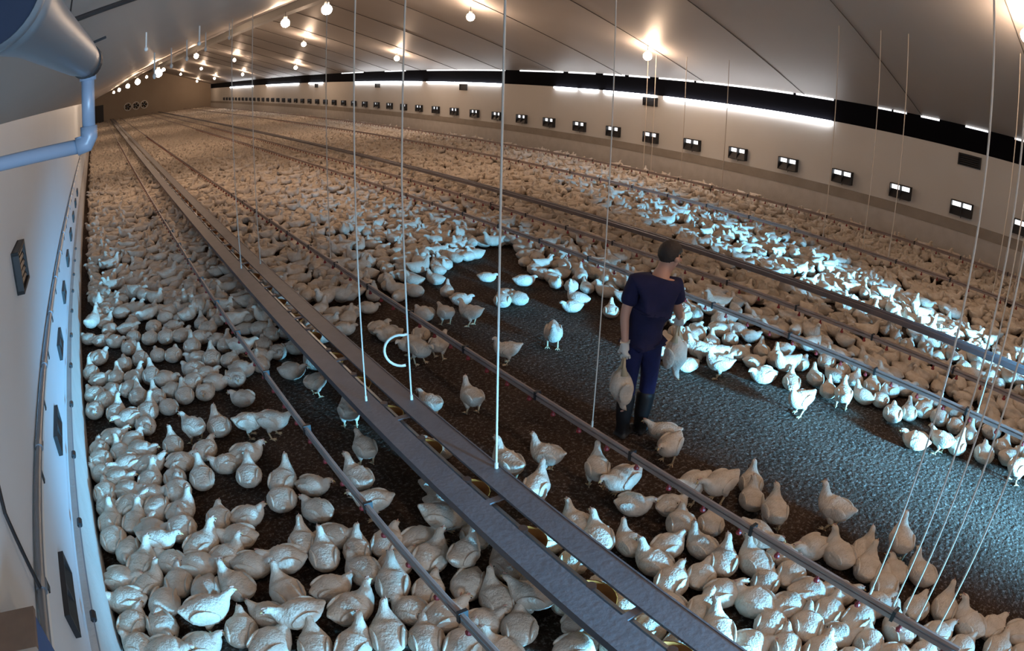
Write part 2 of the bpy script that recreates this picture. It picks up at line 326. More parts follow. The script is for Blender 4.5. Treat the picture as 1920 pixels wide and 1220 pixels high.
def slab(p, th):                      # a polygon given thickness along a vector
    n = len(p)
    t = Vector(th)
    v = [Vector(q) for q in p] + [Vector(q) + t for q in p]
    f = [tuple(range(n)), tuple(range(n, 2 * n))[::-1]] + [(i, i + n, (i + 1) % n + n, (i + 1) % n) for i in range(n)]
    return MB().add(v, f)

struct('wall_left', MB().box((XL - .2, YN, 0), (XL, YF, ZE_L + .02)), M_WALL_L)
struct('wall_right', MB().box((XR, YN, 0), (XR + .2, YF, 2.49)), M_WALL)
struct('trim_1', MB().box((XR + .02, YN, 2.49), (XR + .2, YF, ZE_R + .05)), M_FASCIA)
gable = [(XL, 0), (XR, 0), (XR, ZE_R), (XM, ZM), (XL, ZE_L)]
M_FAR = mat('dusty_end_wall', (0.42, 0.34, 0.26), 0.8, var=0.5, vscale=0.3, col2=(0.32, 0.25, 0.19))
struct('wall_far', slab([(x, YF, z) for x, z in gable], (0, .2, 0)), M_FAR)
struct('wall_near', slab([(x, YN, z) for x, z in gable], (0, -.2, 0)), M_WALL)
ceil = MB()
for (a, b) in (((XL - .2, ZE_L - .07), (XM, ZM)), ((XM, ZM), (XR + .2, ZE_R - .07))):
    ceil.add([(a[0], YN, a[1]), (b[0], YN, b[1]), (b[0], YF, b[1]), (a[0], YF, a[1])], [(0, 1, 2, 3)])
struct('ceiling', ceil, M_CEIL)
M_BEAM = mat('ridge_beam', (0.55, 0.54, 0.52), 0.5)
struct('trim_2', MB().box((7.25, YN, 5.50), (7.65, YF, 5.80)), M_BEAM)
n_trim = 3
for k in range(17):                   # cover strips over the ceiling joints
    y = 2.35 + 3.42 * k
    s = MB()
    for (x0, x1) in ((XM, XR),):
        z0, z1 = ceil_z(x0 + 1e-4) - .012, ceil_z(x1 - 1e-4) - .012
        s.tube([(x0, y, z0), (x1, y, z1)], 0.010, 4)
    struct('trim_%d' % n_trim, s, M_SEAM)
    n_trim += 1

# plinth and ledge along both side walls
struct('baseboard_left', MB().box((XL, YN, 0), (XL + .035, YF, .66)), M_PLINTH)
struct('baseboard_right', MB().box((XR - .035, YN, 0), (XR, YF, .62)), M_PLINTH)
struct('trim_%d' % n_trim, MB().box((XR - .05, YN, .62), (XR, YF, .86)), M_LEDGE); n_trim += 1
struct('trim_%d' % n_trim, MB().box((XL, YN, .66), (XL + .05, YF, .70)), M_PLINTH); n_trim += 1

# daylight showing through the open slots below and above the black fascia
n_win = 1
LOW = [(64.1, 75.0), (49.3, 58.9), (43.9, 46.8), (29.6, 38.2), (22.8, 29.0), (18.2, 19.4), (17.1, 18.0), (14.5, 16.8), (8.3, 14.1)]
LOW_H = [.11, .08, .07, .11, .045, .06, .06, .085, .10]
for (a, b), h in zip(LOW, LOW_H):
    w = struct('window_%d' % n_win, MB().box((XR - .08, a, 2.49 - h), (XR + .02, b, 2.49)), M_DAYGAP)
    n_win += 1
HIGH = [(36.9, 40.4), (31.4, 33.9), (22.6, 29.1), (19.0, 21.6), (17.3, 18.7), (15.9, 16.9), (14.8, 15.7), (13.0, 14.4), (9.55, 12.9), (8.3, 9.45), (6.62, 7.0), (6.2, 6.56), (5.3, 5.8), (4.0, 4.6), (2.2, 3.3)]
HIGH_H = [.05, .05, .05, .09, .09, .09, .07, .05, .06, .05, .04, .04, .045, .04, .04]
for (a, b), h in zip(HIGH, HIGH_H):
    w = struct('window_%d' % n_win, MB().box((XR + .0, a, ZE_R - .05), (XR + .04, b, ZE_R - .05 + h)), M_WINDOWGLOW)
    n_win += 1

# ---------------------------------------------------------------- wall air inlets
def make_inlet(name, label, group):
    r = thing(name, label, 'air inlet', group=group)
    w, h, d, t = .29, .165, .13, .02           # opens toward local -x
    fr = MB()
    fr.box((-d, -w, h - t), (0, w, h)).box((-d, -w, -h), (0, w, -h + t)).box((-d, -w, -h), (0, -w + t, h)).box((-d, w - t, -h), (0, w, h)).box((-.012, -w, -h), (-.001, w, h))
    fr.build('frame', M_BLACK, r)
    MB().box((-d * .9, -.012, -h + t), (-.012, .012, h - t)).build('divider', M_BLACK, r)
    fl = MB()
    fl.add([(-.03, -w + t, .03), (-.03, w - t, .03), (-d * .95, w - t, -h + t), (-d * .95, -w + t, -h + t),
            (-.02, -w + t, .03), (-.02, w - t, .03), (-d * .85, w - t, -h + t), (-d * .85, -w + t, -h + t)],
           [(0, 1, 2, 3), (7, 6, 5, 4), (0, 4, 5, 1), (1, 5, 6, 2), (2, 6, 7, 3), (3, 7, 4, 0)])
    fl.build('flap', M_BLACK, r)
    for s in (-1, 1):
        MB().box((-.02, min(s * .018, s * (w - t)), .03), (-.012, max(s * .018, s * (w - t)), h - t)).build('pane', M_WINDOWGLOW, r)
    MB().tube([(-.02, 0, -h), (-.05, 0, -h - .05)], .008, 6).build('pull_stub', M_BLACK, r)
    return r
inlet0 = make_inlet('air_inlet', 'x', 'air inlets along the far side wall')
IN_Y = [2.76 + 1.687 * k for k in range(46)]
for k, y in enumerate(IN_Y):
    lab = 'black air inlet with lit panes on the right wall, %s from the near end' % ORD[k]
    if k == 0:
        inlet0.location = (XR, y, 1.15)
        inlet0['label'] = lab
    else:
        dup(inlet0, (XR, y, 1.15), label=lab)
for k in range(9):
    q = dup(inlet0, (XL, 2.5 + 1.66 * k, 1.02), PI, label='dark air inlet low on the white near wall, %s from the near end' % ORD[k], group='air inlets along the near side wall')
    q.scale = (.22, .8, .42)

def make_vent():
    r = thing('wall_vent', 'x', 'wall vent', group='small vents high on the walls')
    w, h, d, t = .20, .12, .05, .02
    MB().box((-d, -w, h - t), (0, w, h)).box((-d, -w, -h), (0, w, -h + t)).box((-d, -w, -h), (0, -w + t, h)).box((-d, w - t, -h), (0, w, h)).build('frame', M_BLACK, r)
    s = MB()
    for k in range(5):
        z = -h + .04 + k * .04
        s.box((-d * .7, -w + t, z - .013), (-.008, w - t, z + .006), rot=Matrix.Rotation(.5, 3, 'Y'))
    s.build('louvre', M_BLACK, r)
    MB().box((-.01, -w, -h), (-.001, w, h)).build('backing', M_BLACK, r)
    return r
vent0 = make_vent()
vent0.scale = (1, 1.5, 1.15)
for k, y in enumerate((4.4, 14.7, 25.7, 34.8, 45.2)):
    lab = 'small black louvred vent high on the right wall, %s from the near end' % ORD[k]
    if k == 0:
        vent0.location = (XR, y, 2.27); vent0['label'] = lab
    else:
        dup(vent0, (XR, y, 2.27), label=lab)
v = dup(vent0, (XL, 4.03, 2.14), PI, label='small dark vent opening alone high on the white near wall')
v.scale = (1, .95, 1)

# ---------------------------------------------------------------- conduits and clips on the near wall
r = thing('wall_conduit', 'grey steel conduit running along the near wall above the air inlets', 'conduit', (XL, 0, 1.45))
MB().tube([(.03, y, 0) for y in np.linspace(-2, 60, 40)], .019, 8).build('pipe', M_GALV, r, True)
for k in range(22):
    MB().tube([(.03, .9 + 1.1 * k, 0), (.03, .96 + 1.1 * k, 0)], .025, 10).build('coupling', M_GALV, r)
r = thing('wall_cable', 'thin white cable trunking running beside the conduit on the near wall', 'cable', (XL, 0, 1.36))
MB().box((0, -2, -.02), (.02, 60, .02)).build('trunking', M_WHITEP, r)
for k in range(16):
    MB().box((.0, 1.3 + .83 * k, -.028), (.026, 1.34 + .83 * k, .028)).build('clip', M_BLACK, r)
r = thing('pull_wire', 'thin wire with black stops linking the air inlets along the near wall', 'wire', (XL, 0, .76))
MB().tube([(.06, -2, 0), (.06, 50, 0)], .004, 5).build('wire', M_GALV, r)
for k in range(12):
    MB().tube([(.06, 1.75 + .83 * k, 0), (.06, 1.81 + .83 * k, 0)], .018, 8).build('stop', M_BLACK, r)
tag(MB().tube([(XL + .01, 2.2, 2.0), (XL + .012, 2.03, 1.78), (XL + .03, 2.0, 1.47)], .008, 6).build('drop_cable', M_BLACK), 'black cable slanting down the near wall to the grey conduit', 'cable')
r = thing('wall_box', 'small blue box with a brown lid fixed on the near wall beside the grey conduit', 'box', (XL, 1.415, 1.5))
MB().box((0, -.085, .285), (.125, .08, .30)).build('lid', M_WOOD, r)['label'] = 'brown lid'
MB().box((0, -.08, .0), (.118, .075, .285)).build('box_body', M_BLUEP, r)

# ---------------------------------------------------------------- duct and pipe by the camera
M_MOUTH = mat('dark_blue_paint', (0.008, 0.013, 0.030), 0.5)
r = thing('duct_funnel', 'galvanised cone-shaped duct under the ceiling, narrowing to a black collar', 'duct')
c0, c1 = Vector((-.0715, .44, 3.0803)), Vector((-.0099, .676, 3.0397))
ax = (c1 - c0).normalized()
MB().tube([c0 - ax * .002, c0 + ax * .004], [.0372, .0372], 40).build('mouth_plate', M_MOUTH, r)
MB().tube([c0 - ax * .006, c0 - ax * .003, c0 + ax * .002, c0 + ax * .006], [.0378, .0398, .0398, .0378], 40, cap=False).tube([c0 - ax * .006, c0 + ax * .006], .0374, 40, cap=False).build('rim', M_GALV, r, True)
MB().tube([c0 + ax * .004, c0 + ax * .028, c0 + ax * .078, c1 - ax * .03, c1], [.0372, .0345, .0270, .0190, .0155], 32).build('cone', M_GALV, r, True)
MB().tube([c1 - ax * .003, c1 + ax * .005], [.0172, .0172], 24).build('collar', M_BLACK, r)
MB().ball(c1 + ax * .009 + Vector((0, 0, -.003)), .0122, 14, 10).build('valve', M_WHITEP, r, True)
MB().tube([c1 + Vector((.002, .0, .016)), c1 + Vector((.021, .0, .021))], .0015, 6).build('lever', M_BLACK, r)
r = thing('water_pipe', 'grey plastic water pipe dropping from the duct and turning to the near wall', 'pipe')
MB().tube([(-.0078, .682, 3.0285), (-.0084, .682, 2.969)], .0071, 14).build('downpipe', M_PVC, r, True)
MB().tube([(-.0078, .682, 3.031), (-.0078, .682, 3.021)], .009, 14).build('socket', M_PVC, r, True)
MB().tube([(-.0084, .682, 2.9764), (-.0085, .682, 2.966), (-.0112, .682, 2.9603), (-.0223, .682, 2.9585)], .0092, 14).build('elbow', M_PVC, r, True)
MB().tube([(-.0186, .682, 2.9585), (XL, .682, 2.951)], .0073, 14).build('branch_pipe', M_PVC, r, True)
r = thing('ceiling_rail', 'short black rail under the ceiling beside the galvanised duct', 'rail')
MB().tube([(-.072, 1.27, 3.150), (-.03, 1.31, 3.163), (.11, 1.43, 3.208)], .0055, 8).build('bar', M_BLACK, r)
tag(MB().tube([(-.0285, .785, 3.17), (-.0285, .76, 3.12), (-.0280, .645, 3.062)], .0010, 6).build('hanger_wire', M_BLACK), 'thin dark wire hanging the galvanised cone from the ceiling', 'wire')

# ---------------------------------------------------------------- ceiling lamps
def make_lamp():
    r = thing('hanging_lamp', 'x', 'lamp', group='lamps under the ceiling')
    MB().ball((0, 0, 0), .115, 16, 10).build('globe', M_BULB, r, True)
    MB().tube([(0, 0, .10), (0, 0, .17)], [.06, .045], 12).build('holder', M_WHITEP, r)
    MB().tube([(0, 0, .16), (0, 0, .30)], .009, 6).build('cable', M_BLACK, r)
    return r
lamp0 = make_lamp()
ROWS = [('row by ridge, right slope', 10.0, 4.55, [2.0, 16.3, 31.1, 47.0, 61.8, 76.7]),
        ('lowest row, right slope', 13.1, 3.72, [12.6, 27.4, 42.4, 58.1, 72.0, 84.5]),
        ('row by ridge, left slope', 4.9, 4.42, [2.0, 13.7, 16.8, 31.8, 47.0, 62.5, 77.5]),
        ('lowest row, left slope', 1.85, 3.50, [-2.4, 19.2, 28.6, 37.3, 51.0, 66.0])]
first = True
for nm, x, z, ys in ROWS:
    for k, y in enumerate(ys):
        lab = 'glowing lamp, %s from near end, %s' % (ORD[k], nm)
        zz = min(z, ceil_z(x) - .30)
        if first:
            lamp0.location = (x, y, zz); lamp0['label'] = lab; first = False
        else:
            dup(lamp0, (x, y, zz), label=lab)

def make_glint_rod():  # white rods and balls added in place of lamp reflections on the left slope
    r = thing('glint_rod', 'x', 'glint', group='white rods standing for lamp glints under the left ceiling slope')
    MB().tube([(0, 0, 0), (0, 0, -.20)], .012, 6).build('rod', M_WHITEP, r)
    MB().ball((0, 0, -.22), .03, 10, 8).build('glint_ball', M_WHITEP, r, True)
    return r
glint0 = make_glint_rod()
for k, (x, y) in enumerate([(.92, 5.8), (2.34, 11.44), (1.75, 10.4), (1.3, 9.3), (1.15, 9.9), (.70, 7.73), (.24, 3.09)]):
    lab = 'short white rod standing for a lamp glint, left ceiling slope, %s nearest to the camera' % ORD[[1, 6, 5, 3, 4, 2, 0][k]]
    if k == 0:
        glint0.location = (x, y, ceil_z(x)); glint0['label'] = lab; glint0.scale = (.6, .6, .7)
    else:
        q = dup(glint0, (x, y, ceil_z(x)), label=lab)
        q.scale = (.3, .3, .35) if y < 4 else (.8, .8, 1.2)

# ---------------------------------------------------------------- end wall fans and door
def make_fan():
    r = thing('wall_fan', 'x', 'fan', group='round fans on the far end wall')
    n = 28
    v, f = [], []
    for k in range(n):
        a = 2 * PI * k / n
        for (rr, yy) in ((.52, 0), (.52, -.18), (.43, -.18), (.43, 0)):
            v.append((rr * math.cos(a), yy, rr * math.sin(a)))
    for k in range(n):
        for j in range(4):
            a, b = k * 4 + j, k * 4 + (j + 1) % 4
            c, d = ((k + 1) % n) * 4 + (j + 1) % 4, ((k + 1) % n) * 4 + j
            f.append((a, b, c, d))
    MB().add(v, f).build('housing', M_WHITEP, r)
    for k in range(5):
        m = MB().box((.06, -.10, -.09), (.41, -.085, .09), rot=Matrix.Rotation(.4, 3, 'X'))
        o = m.build('blade', M_BLACK, r)
        o.rotation_euler = (0, 2 * PI * k / 5, 0)
    MB().tube([(0, -.14, 0), (0, -.02, 0)], .08, 14).build('hub', M_GALV, r)
    return r
fan0 = make_fan()
for k, (x, nm) in enumerate(((4.3, 'leftmost'), (5.4, 'middle'), (6.5, 'rightmost'))):
    lab = '%s of the three round pale-rimmed fans on the far end wall' % nm
    if k == 0:
        fan0.location = (x, YF, 1.55); fan0['label'] = lab
    else:
        dup(fan0, (x, YF, 1.55), label=lab)
d = MB().box((XL + .3, YF - .06, 0), (1.0, YF, 2.3)).build('door_1', M_BLACK)
d['kind'] = 'structure'

# ---------------------------------------------------------------- drinker lines
def drinker(x, y0, y1, label, npart, z=.36):
    r = thing('drinker_line', label, 'drinker line', (x, 0, z), group='nipple drinker lines down the hall')
    MB().box((-.021, y0, -.016), (.021, y1, .014)).build('water_pipe', M_PIPE, r)
    MB().tube([(-.008, y0, .034), (-.008, y1, .034)], .017, 6).build('support_tube', M_PIPE, r)
    y = y0 + .1
    st = None
    n = 0
    def nip(m, yy):
        m.tube([(0, yy, -.014), (0, yy, -.05)], .012, 6).tube([(0, yy, -.05), (0, yy, -.062), (0, yy, -.074)], [.015, .022, .02], 8)
    while y < min(y1, 42):
        if n < npart and y < 14:
            m = MB(); nip(m, y)
            m.build('nipple', M_RED, r)
            n += 1
        else:
            st = st or MB()
            nip(st, y)
        y += .33
    if st:
        o = st.build('nipple_run', M_RED, r)
        o['kind'] = 'stuff'
    yy = y0 + .5
    for k in range(14):
        MB().box((-.030, yy - .012, -.022), (.030, yy + .012, .055)).build('bracket', M_BLACK, r)
        yy += 1.15
    return r
drinker(1.30, -.6, 86, 'brown drinker line nearest the near wall, beside the grey board feeder', 40)
drinker(3.17, .1, 86, 'brown drinker line between the grey board feeder and the cleared aisle', 40)
drinker(6.36, -1.5, 86, 'brown drinker line along the far edge of the cleared aisle', 30)
drinker(7.30, -1.0, 86, 'thin drinker line just before the bluish mid-hall feeder', 0)
drinker(11.5, .5, 86, 'drinker line in the crowd beyond the bluish mid-hall feeder', 0)
drinker(13.75, 1.0, 86, 'last drinker line, against the foot of the right wall', 0)

# ---------------------------------------------------------------- feeders
def feeder(label, xa, wb, gap, y0, y1, npan, pan_y0, z=.42, group='pan feeders down the hall'):
    xc = xa + wb + gap / 2
    r = thing('pan_feeder', label, 'feeder', (xc, 0, z), group=group)
    for s in (-1, 1):
        lo, hi = (gap / 2, gap / 2 + wb) if s > 0 else (-gap / 2 - wb, -gap / 2)
        b = MB().box((lo, y0, -.012), (hi, y1, .006))
        edge = hi if s > 0 else lo
        b.box((edge - .006, y0, -.045), (edge + .006, y1, .010))
        b.build('cover_board', M_BOARD, r)
    k, y = 0, pan_y0 - .32
    while y < min(y1, 22):
        MB().box((-gap / 2 - wb * .5, y - .025, -.024), (gap / 2 + wb * .5, y + .025, -.012)).build('crosspiece', M_BOARD, r)
        y += 1.29
    n, v, f = 20, [], []
    prof = [(.0, -.225), (.085, -.225), (.13, -.19), (.152, -.135), (.158, -.13), (.148, -.14), (.12, -.19), (.0, -.20)]
    pr = MB()
    for a in range(n):
        th = 2 * PI * a / n
        for (q, zz) in prof:
            v.append((q * math.cos(th), q * math.sin(th), zz))
    L = len(prof)
    for a in range(n):
        for j in range(L - 1):
            f.append((a * L + j, ((a + 1) % n) * L + j, ((a + 1) % n) * L + j + 1, a * L + j + 1))
    for k in range(npan):
        y = pan_y0 + .645 * k
        if k == 0:
            p0 = mesh_obj('feed_pan', v, f, M_ORANGE, r, True)
            h0 = MB().tube([(0, 0, -.03), (0, 0, -.12), (0, 0, -.185)], [.03, .035, .075], 12).build('feed_cone', M_BOARD, p0)
            p0.location = (0, y, 0)
        else:
            q = p0.copy(); COL.objects.link(q); q.location = (0, y, 0)
            g = h0.copy(); COL.objects.link(g); g.parent = q
    MB().tube([(0, y0, -.06), (0, y1, -.06)], .022, 6).build('feed_tube', M_GALV, r)
    return r
feeder('long grey feeder of two flat boards with orange pans in the gap, nearest the camera', 1.765, .185, .12, -.5, 86, 30, .71)
feeder('narrow feeder in the crowd at mid hall, bluish in the daylight', 8.12, .06, .05, -1.5, 86, 0, .71)

# ---------------------------------------------------------------- suspension cords
def cord(pts, label, cat='cord', rad=.008, grp='suspension cords hanging from the ceiling'):
    r = thing('suspension_cord', label, cat, group=grp)
    MB().tube(pts, rad, 6).build('line', M_ROPE, r)
    MB().tube([Vector(pts[-1]), Vector(pts[-1]) + Vector((0, 0, .05))], rad * 1.8, 8).build('knot', M_ROPE, r)
    return r
def hang(x, y, label, z=.42, sway=0.0, rad=.006):
    zt = ceil_z(x)
    return cord([(x + sway * .3, y, zt), (x + sway, y, (zt + z) / 2), (x, y, z)], label, rad=rad)
hang(1.87, 4.62, 'white cord ending on the left board of the near feeder')
rb = hang(2.20, 4.45, 'white cord with a curled loose end, ending on the right board of the near feeder', sway=-.03, rad=.007)
lp = []
for k in range(15):
    a = math.radians(80 + 205 * k / 14)
    lp.append((2.12 + .115 * math.cos(a), 4.44 - .06 * math.cos(a), .88 + .13 * math.sin(a)))
MB().tube([(2.19, 4.45, 1.0)] + lp, .011, 8).build('loose_end', M_ROPE, rb, True)
hang(2.22, 3.25, 'thick white cord dropping to the near feeder beside the standing bird', rad=.0075)
hang(1.90, 9.1, 'white cord to the near feeder, third pair from the camera, wall side')
hang(2.20, 9.15, 'white cord to the near feeder, third pair from the camera, aisle side')
hang(3.17, 8.85, 'faint cord to the second drinker line below the brightest far lamp', rad=.007)
hang(3.15, 3.33, 'thin cord ending at a white clip on the drinker line by the man', rad=.0045)
for k, (x, y) in enumerate(((3.19, .815), (3.20, .64), (3.18, .55), (3.19, .45), (3.20, .30))):
    hang(x, y, 'pale cord to the near end of the aisle drinker, %s from the man' % ORD[k], z=.40, rad=.0055)
for k, (x, y) in enumerate(((11.5, 6.1), (11.5, 5.2), (11.5, 4.63), (11.5, 2.43), (11.5, 2.03))):
    hang(x, y, 'pale cord to the drinker line in the far crowd, %s from the far end' % ORD[k], z=.40, rad=.009)
for k, (x, y) in enumerate(((6.36, 1.62), (6.36, 1.18))):
    hang(x, y, 'pale cord to the drinker beyond the aisle, %s from the man' % ORD[k], z=.40, rad=.008)
for k, (x, y) in enumerate(((13.75, 13.2), (13.75, 12.9), (13.75, 11.8), (13.75, 10.4))):
    hang(x, y, 'faint cord before the dark band on the right wall, %s from far end' % ORD[k], z=.40, rad=.010)

# ---------------------------------------------------------------- broiler chickens
# spine from tail tip to face: (x, z, half width, half height), bird faces +x
POSE = {
 'S': [(-.195, .268, .012, .008), (-.172, .256, .036, .018), (-.140, .236, .060, .040), (-.100, .212, .082, .066), (-.05, .192, .098, .086), (.01, .184, .106, .096), (.065, .194, .098, .094), (.104, .220, .076, .078), (.126, .252, .050, .056), (.136, .284, .034, .039), (.143, .310, .027, .030), (.154, .331, .026, .025), (.173, .335, .022, .021), (.190, .329, .012, .012), (.198, .326, .004, .005)],
 'F': [(-.192, .250, .012, .008), (-.170, .238, .036, .020), (-.138, .218, .062, .044), (-.100, .200, .084, .068), (-.05, .186, .099, .086), (.01, .178, .106, .094), (.065, .183, .098, .089), (.108, .198, .074, .072), (.138, .219, .049, .051), (.160, .238, .034, .036), (.180, .253, .027, .027), (.200, .260, .025, .024), (.219, .257, .020, .019), (.235, .249, .011, .011), (.242, .245, .004, .005)],
 'P': [(-.185, .278, .012, .008), (-.165, .264, .036, .020), (-.134, .241, .062, .044), (-.096, .216, .084, .068), (-.05, .192, .099, .086), (.01, .178, .106, .094), (.062, .166, .096, .086), (.105, .148, .072, .068), (.138, .122, .047, .050), (.160, .095, .033, .035), (.177, .070, .026, .026), (.192, .049, .024, .023), (.203, .033, .018, .018), (.209, .020, .010, .010), (.211, .014, .004, .004)],
 'U': [(-.180, .142, .012, .010), (-.160, .134, .038, .022), (-.132, .122, .066, .046), (-.096, .108, .092, .070), (-.05, .098, .110, .086), (.005, .095, .117, .092), (.058, .104, .107, .090), (.094, .126, .084, .078), (.116, .156, .056, .060), (.127, .186, .038, .043), (.134, .212, .029, .032), (.145, .234, .026, .026), (.164, .239, .022, .021), (.181, .233, .012, .012), (.189, .230, .004, .005)],
 'R': [(-.176, .124, .012, .010), (-.156, .118, .038, .022), (-.128, .108, .068, .046), (-.094, .099, .096, .070), (-.05, .093, .114, .086), (.005, .090, .121, .091), (.058, .093, .111, .087), (.096, .102, .086, .072), (.120, .116, .061, .056), (.135, .132, .043, .043), (.148, .145, .032, .033), (.163, .151, .027, .026), (.180, .148, .022, .021), (.196, .141, .011, .011), (.203, .138, .004, .005)],
}
HEAD = {'S': ((.168, .335), 0.0), 'F': ((.215, .258), -.15), 'P': ((.201, .040), -1.15), 'U': ((.160, .239), 0.0), 'R': ((.176, .150), -.1)}

def catmull(P, n):
    P = np.array(P, float)
    Q = np.vstack([2 * P[0] - P[1], P, 2 * P[-1] - P[-2]])
    out = []
    for t in np.linspace(0, len(P) - 1 - 1e-9, n):
        i = int(t); u = t - i
        a, b, c, d = Q[i], Q[i + 1], Q[i + 2], Q[i + 3]
        out.append(.5 * ((2 * b) + (c - a) * u + (2 * a - 5 * b + 4 * c - d) * u * u + (3 * b - a - 3 * c + d) * u ** 3))
    return np.array(out)

def loft(spec, rings, seg, jitter=0.0, turn=0.0):
    S = catmull(spec, rings)
    S[:, 2:] = np.maximum(S[:, 2:], .003)
    rng = np.random.default_rng(int(abs(jitter) * 1e5) + rings)
    v, f = [], []
    for i in range(rings):
        a, b = S[max(i - 1, 0)], S[min(i + 1, rings - 1)]
        t = np.array([b[0] - a[0], b[1] - a[1]]); t /= (np.linalg.norm(t) + 1e-9)
        up = np.array([-t[1], t[0]])
        x, z, w, h = S[i]
        k = max(0.0, (i / (rings - 1) - .66) / .34)
        yoff = turn * k * k
        for s in range(seg):
            an = 2 * PI * (s + .5) / seg
            c, sn = math.cos(an), math.sin(an)
            e = 1 + (rng.normal() * jitter if 2 < i < rings - 5 else 0)
            px, pz = x + up[0] * h * sn * e, z + up[1] * h * sn * e
            v.append((px, w * c * e + yoff, max(pz, .006)))
    for i in range(rings - 1):
        for s in range(seg):
            s2 = (s + 1) % seg
            f.append((i * seg + s, i * seg + s2, (i + 1) * seg + s2, (i + 1) * seg + s))
    f.append(tuple(range(seg))[::-1])
    f.append(tuple((rings - 1) * seg + s for s in range(seg)))
    v = np.array(v)
    return v, f

def mesh_only(name, v, f, m, smooth=True, fm=None):
    me = bpy.data.meshes.new(name)
    me.from_pydata([tuple(q) for q in v], [], [tuple(q) for q in f])
    for q in (m if isinstance(m, (list, tuple)) else [m]):
        me.materials.append(q)
    if fm: me.polygons.foreach_set('material_index', fm)
    if smooth: me.polygons.foreach_set('use_smooth', [True] * len(me.polygons))
    me.update()
    return me

def wing_mesh(pose, s):
    low = {'S': .0, 'F': -.005, 'P': .0, 'U': -.088, 'R': -.092}[pose]
    m = MB()
    rot = Matrix.Rotation(s * .16, 3, 'Z') @ Matrix.Rotation(.22, 3, 'Y')
    m.ball((-.035, s * .084, .203 + low), (.108, .019, .056), 14, 8, rot=rot)
    tip = Vector((-.138, s * .072, .212 + low))
    m.v = [tuple(Vector(q).lerp(tip, max(0, (-.07 - q[0]) * 4.5)) if q[0] < -.07 else Vector(q)) for q in m.v]
    m.v = [(x, y, max(z, .008)) for x, y, z in m.v]
    return mesh_only('wing', m.v, m.f, M_FEATHER)

def leg_mesh(s, step):
    m = MB()
    hx = step
    m.tube([(-.005, s * .055, .165), (-.012, s * .060, .135), (-.028 + hx * .3, s * .060, .098), (-.034 + hx * .5, s * .058, .082)], [.044, .040, .024, .013], 10, 0)
    m.tube([(-.034 + hx * .5, s * .058, .086), (-.018 + hx * .8, s * .058, .045), (-.004 + hx, s * .058, .012)], [.011, .0085, .010], 8, 1)
    b = Vector((-.004 + hx, s * .058, .009))
    for a in (-.55, 0.0, .55):
        d = Vector((math.cos(a), math.sin(a), 0))
        m.tube([b, b + d * .028, b + d * .052 + Vector((0, 0, -.005))], [.0075, .0065, .003], 6, 1)
    m.tube([b, b + Vector((-.024, 0, -.004))], [.006, .003], 6, 1)
    return mesh_only('leg', m.v, m.f, [M_FEATHER, M_SHANK], True, m.m)

def head_parts(pose):
    (hx, hz), tilt = HEAD[pose]
    R = Matrix.Rotation(-tilt, 3, 'Y')
    def at(m):
        m.v = [tuple(R @ Vector(q) + Vector((hx, 0, hz))) for q in m.v]
        return m
    bk = at(MB().tube([(.020, 0, -.004), (.032, 0, -.008), (.045, 0, -.016)], [.011, .008, .002], 8))
    cb = MB()
    for i in range(4):
        cb.ball((-.008 + i * .008, 0, .021 + (.002 if i in (1, 2) else 0)), (.006, .003, .006), 8, 6)
    cb.tube([(.014, 0, .018), (-.012, 0, .020)], .003, 6)
    wt = MB().ball((.020, 0, -.024), (.006, .006, .011), 8, 6)
    eyes = []
    for s in (-1, 1):
        ey = at(MB().ball((.008, s * .0215, .005), .0050, 8, 6))
        eyes.append(('eye', mesh_only('eye', ey.v, ey.f, M_EYE)))
    return [('beak', mesh_only('beak', bk.v, bk.f, M_BEAK)), ('comb', mesh_only('comb', at(cb).v, cb.f, M_COMB)),
            ('wattle', mesh_only('wattle', at(wt).v, wt.f, M_COMB)), *eyes]

KITS = {}
for ps in POSE:
    bodies = []
    for j, (jit, turn) in enumerate(((.018, 0), (.022, .022), (.02, -.022))):
        v, f = loft(POSE[ps], 40, 18, jit + j * .001, turn)
        bodies.append(mesh_only('body_' + ps, v, f, M_FEATHER))
    parts = [('wing', wing_mesh(ps, 1)), ('wing', wing_mesh(ps, -1))]
    if ps in 'SFP':
        parts += [('leg', leg_mesh(1, .02)), ('leg', leg_mesh(-1, -.012))]
    KITS[ps] = (bodies, parts, head_parts(ps))

POSE_WORD = {'S': 'standing tall', 'F': 'walking', 'P': 'pecking', 'U': 'sitting head-up', 'R': 'resting'}
FACE_WORD = {'l': 'facing left', 'r': 'facing right', 'a': 'facing away', 'c': 'facing the camera'}
ZONE_WORD = ['beside near wall', 'before the feeder', 'under the feeder', 'behind the feeder', 'in cleared aisle', 'past cleared aisle']

def add_bird(x, y, head, ps, label, near, idx, z=0.0, rot=None):
    bodies, parts, hp = KITS[ps]
    b = bpy.data.objects.new('chicken', bodies[idx % 3])
    COL.objects.link(b)
    b.location = (x, y, z)
    b.rotation_euler = rot if rot else (0, 0, math.radians(head))
    k = .83 + .16 * ((idx * 37) % 100) / 100.0
    b.scale = (k * .97, k * (.97 + .08 * ((idx * 53) % 10) / 10), k)
    tag(b, label, 'chicken', 'white broiler chickens on the litter')
    turn = (0, .022, -.022)[idx % 3]
    for nm, me in parts:
        c = bpy.data.objects.new(nm, me); COL.objects.link(c); c.parent = b
    if near:
        for nm, me in hp:
            c = bpy.data.objects.new(nm, me); COL.objects.link(c); c.parent = b
            c.location = (0, turn * .78, 0)
    return b

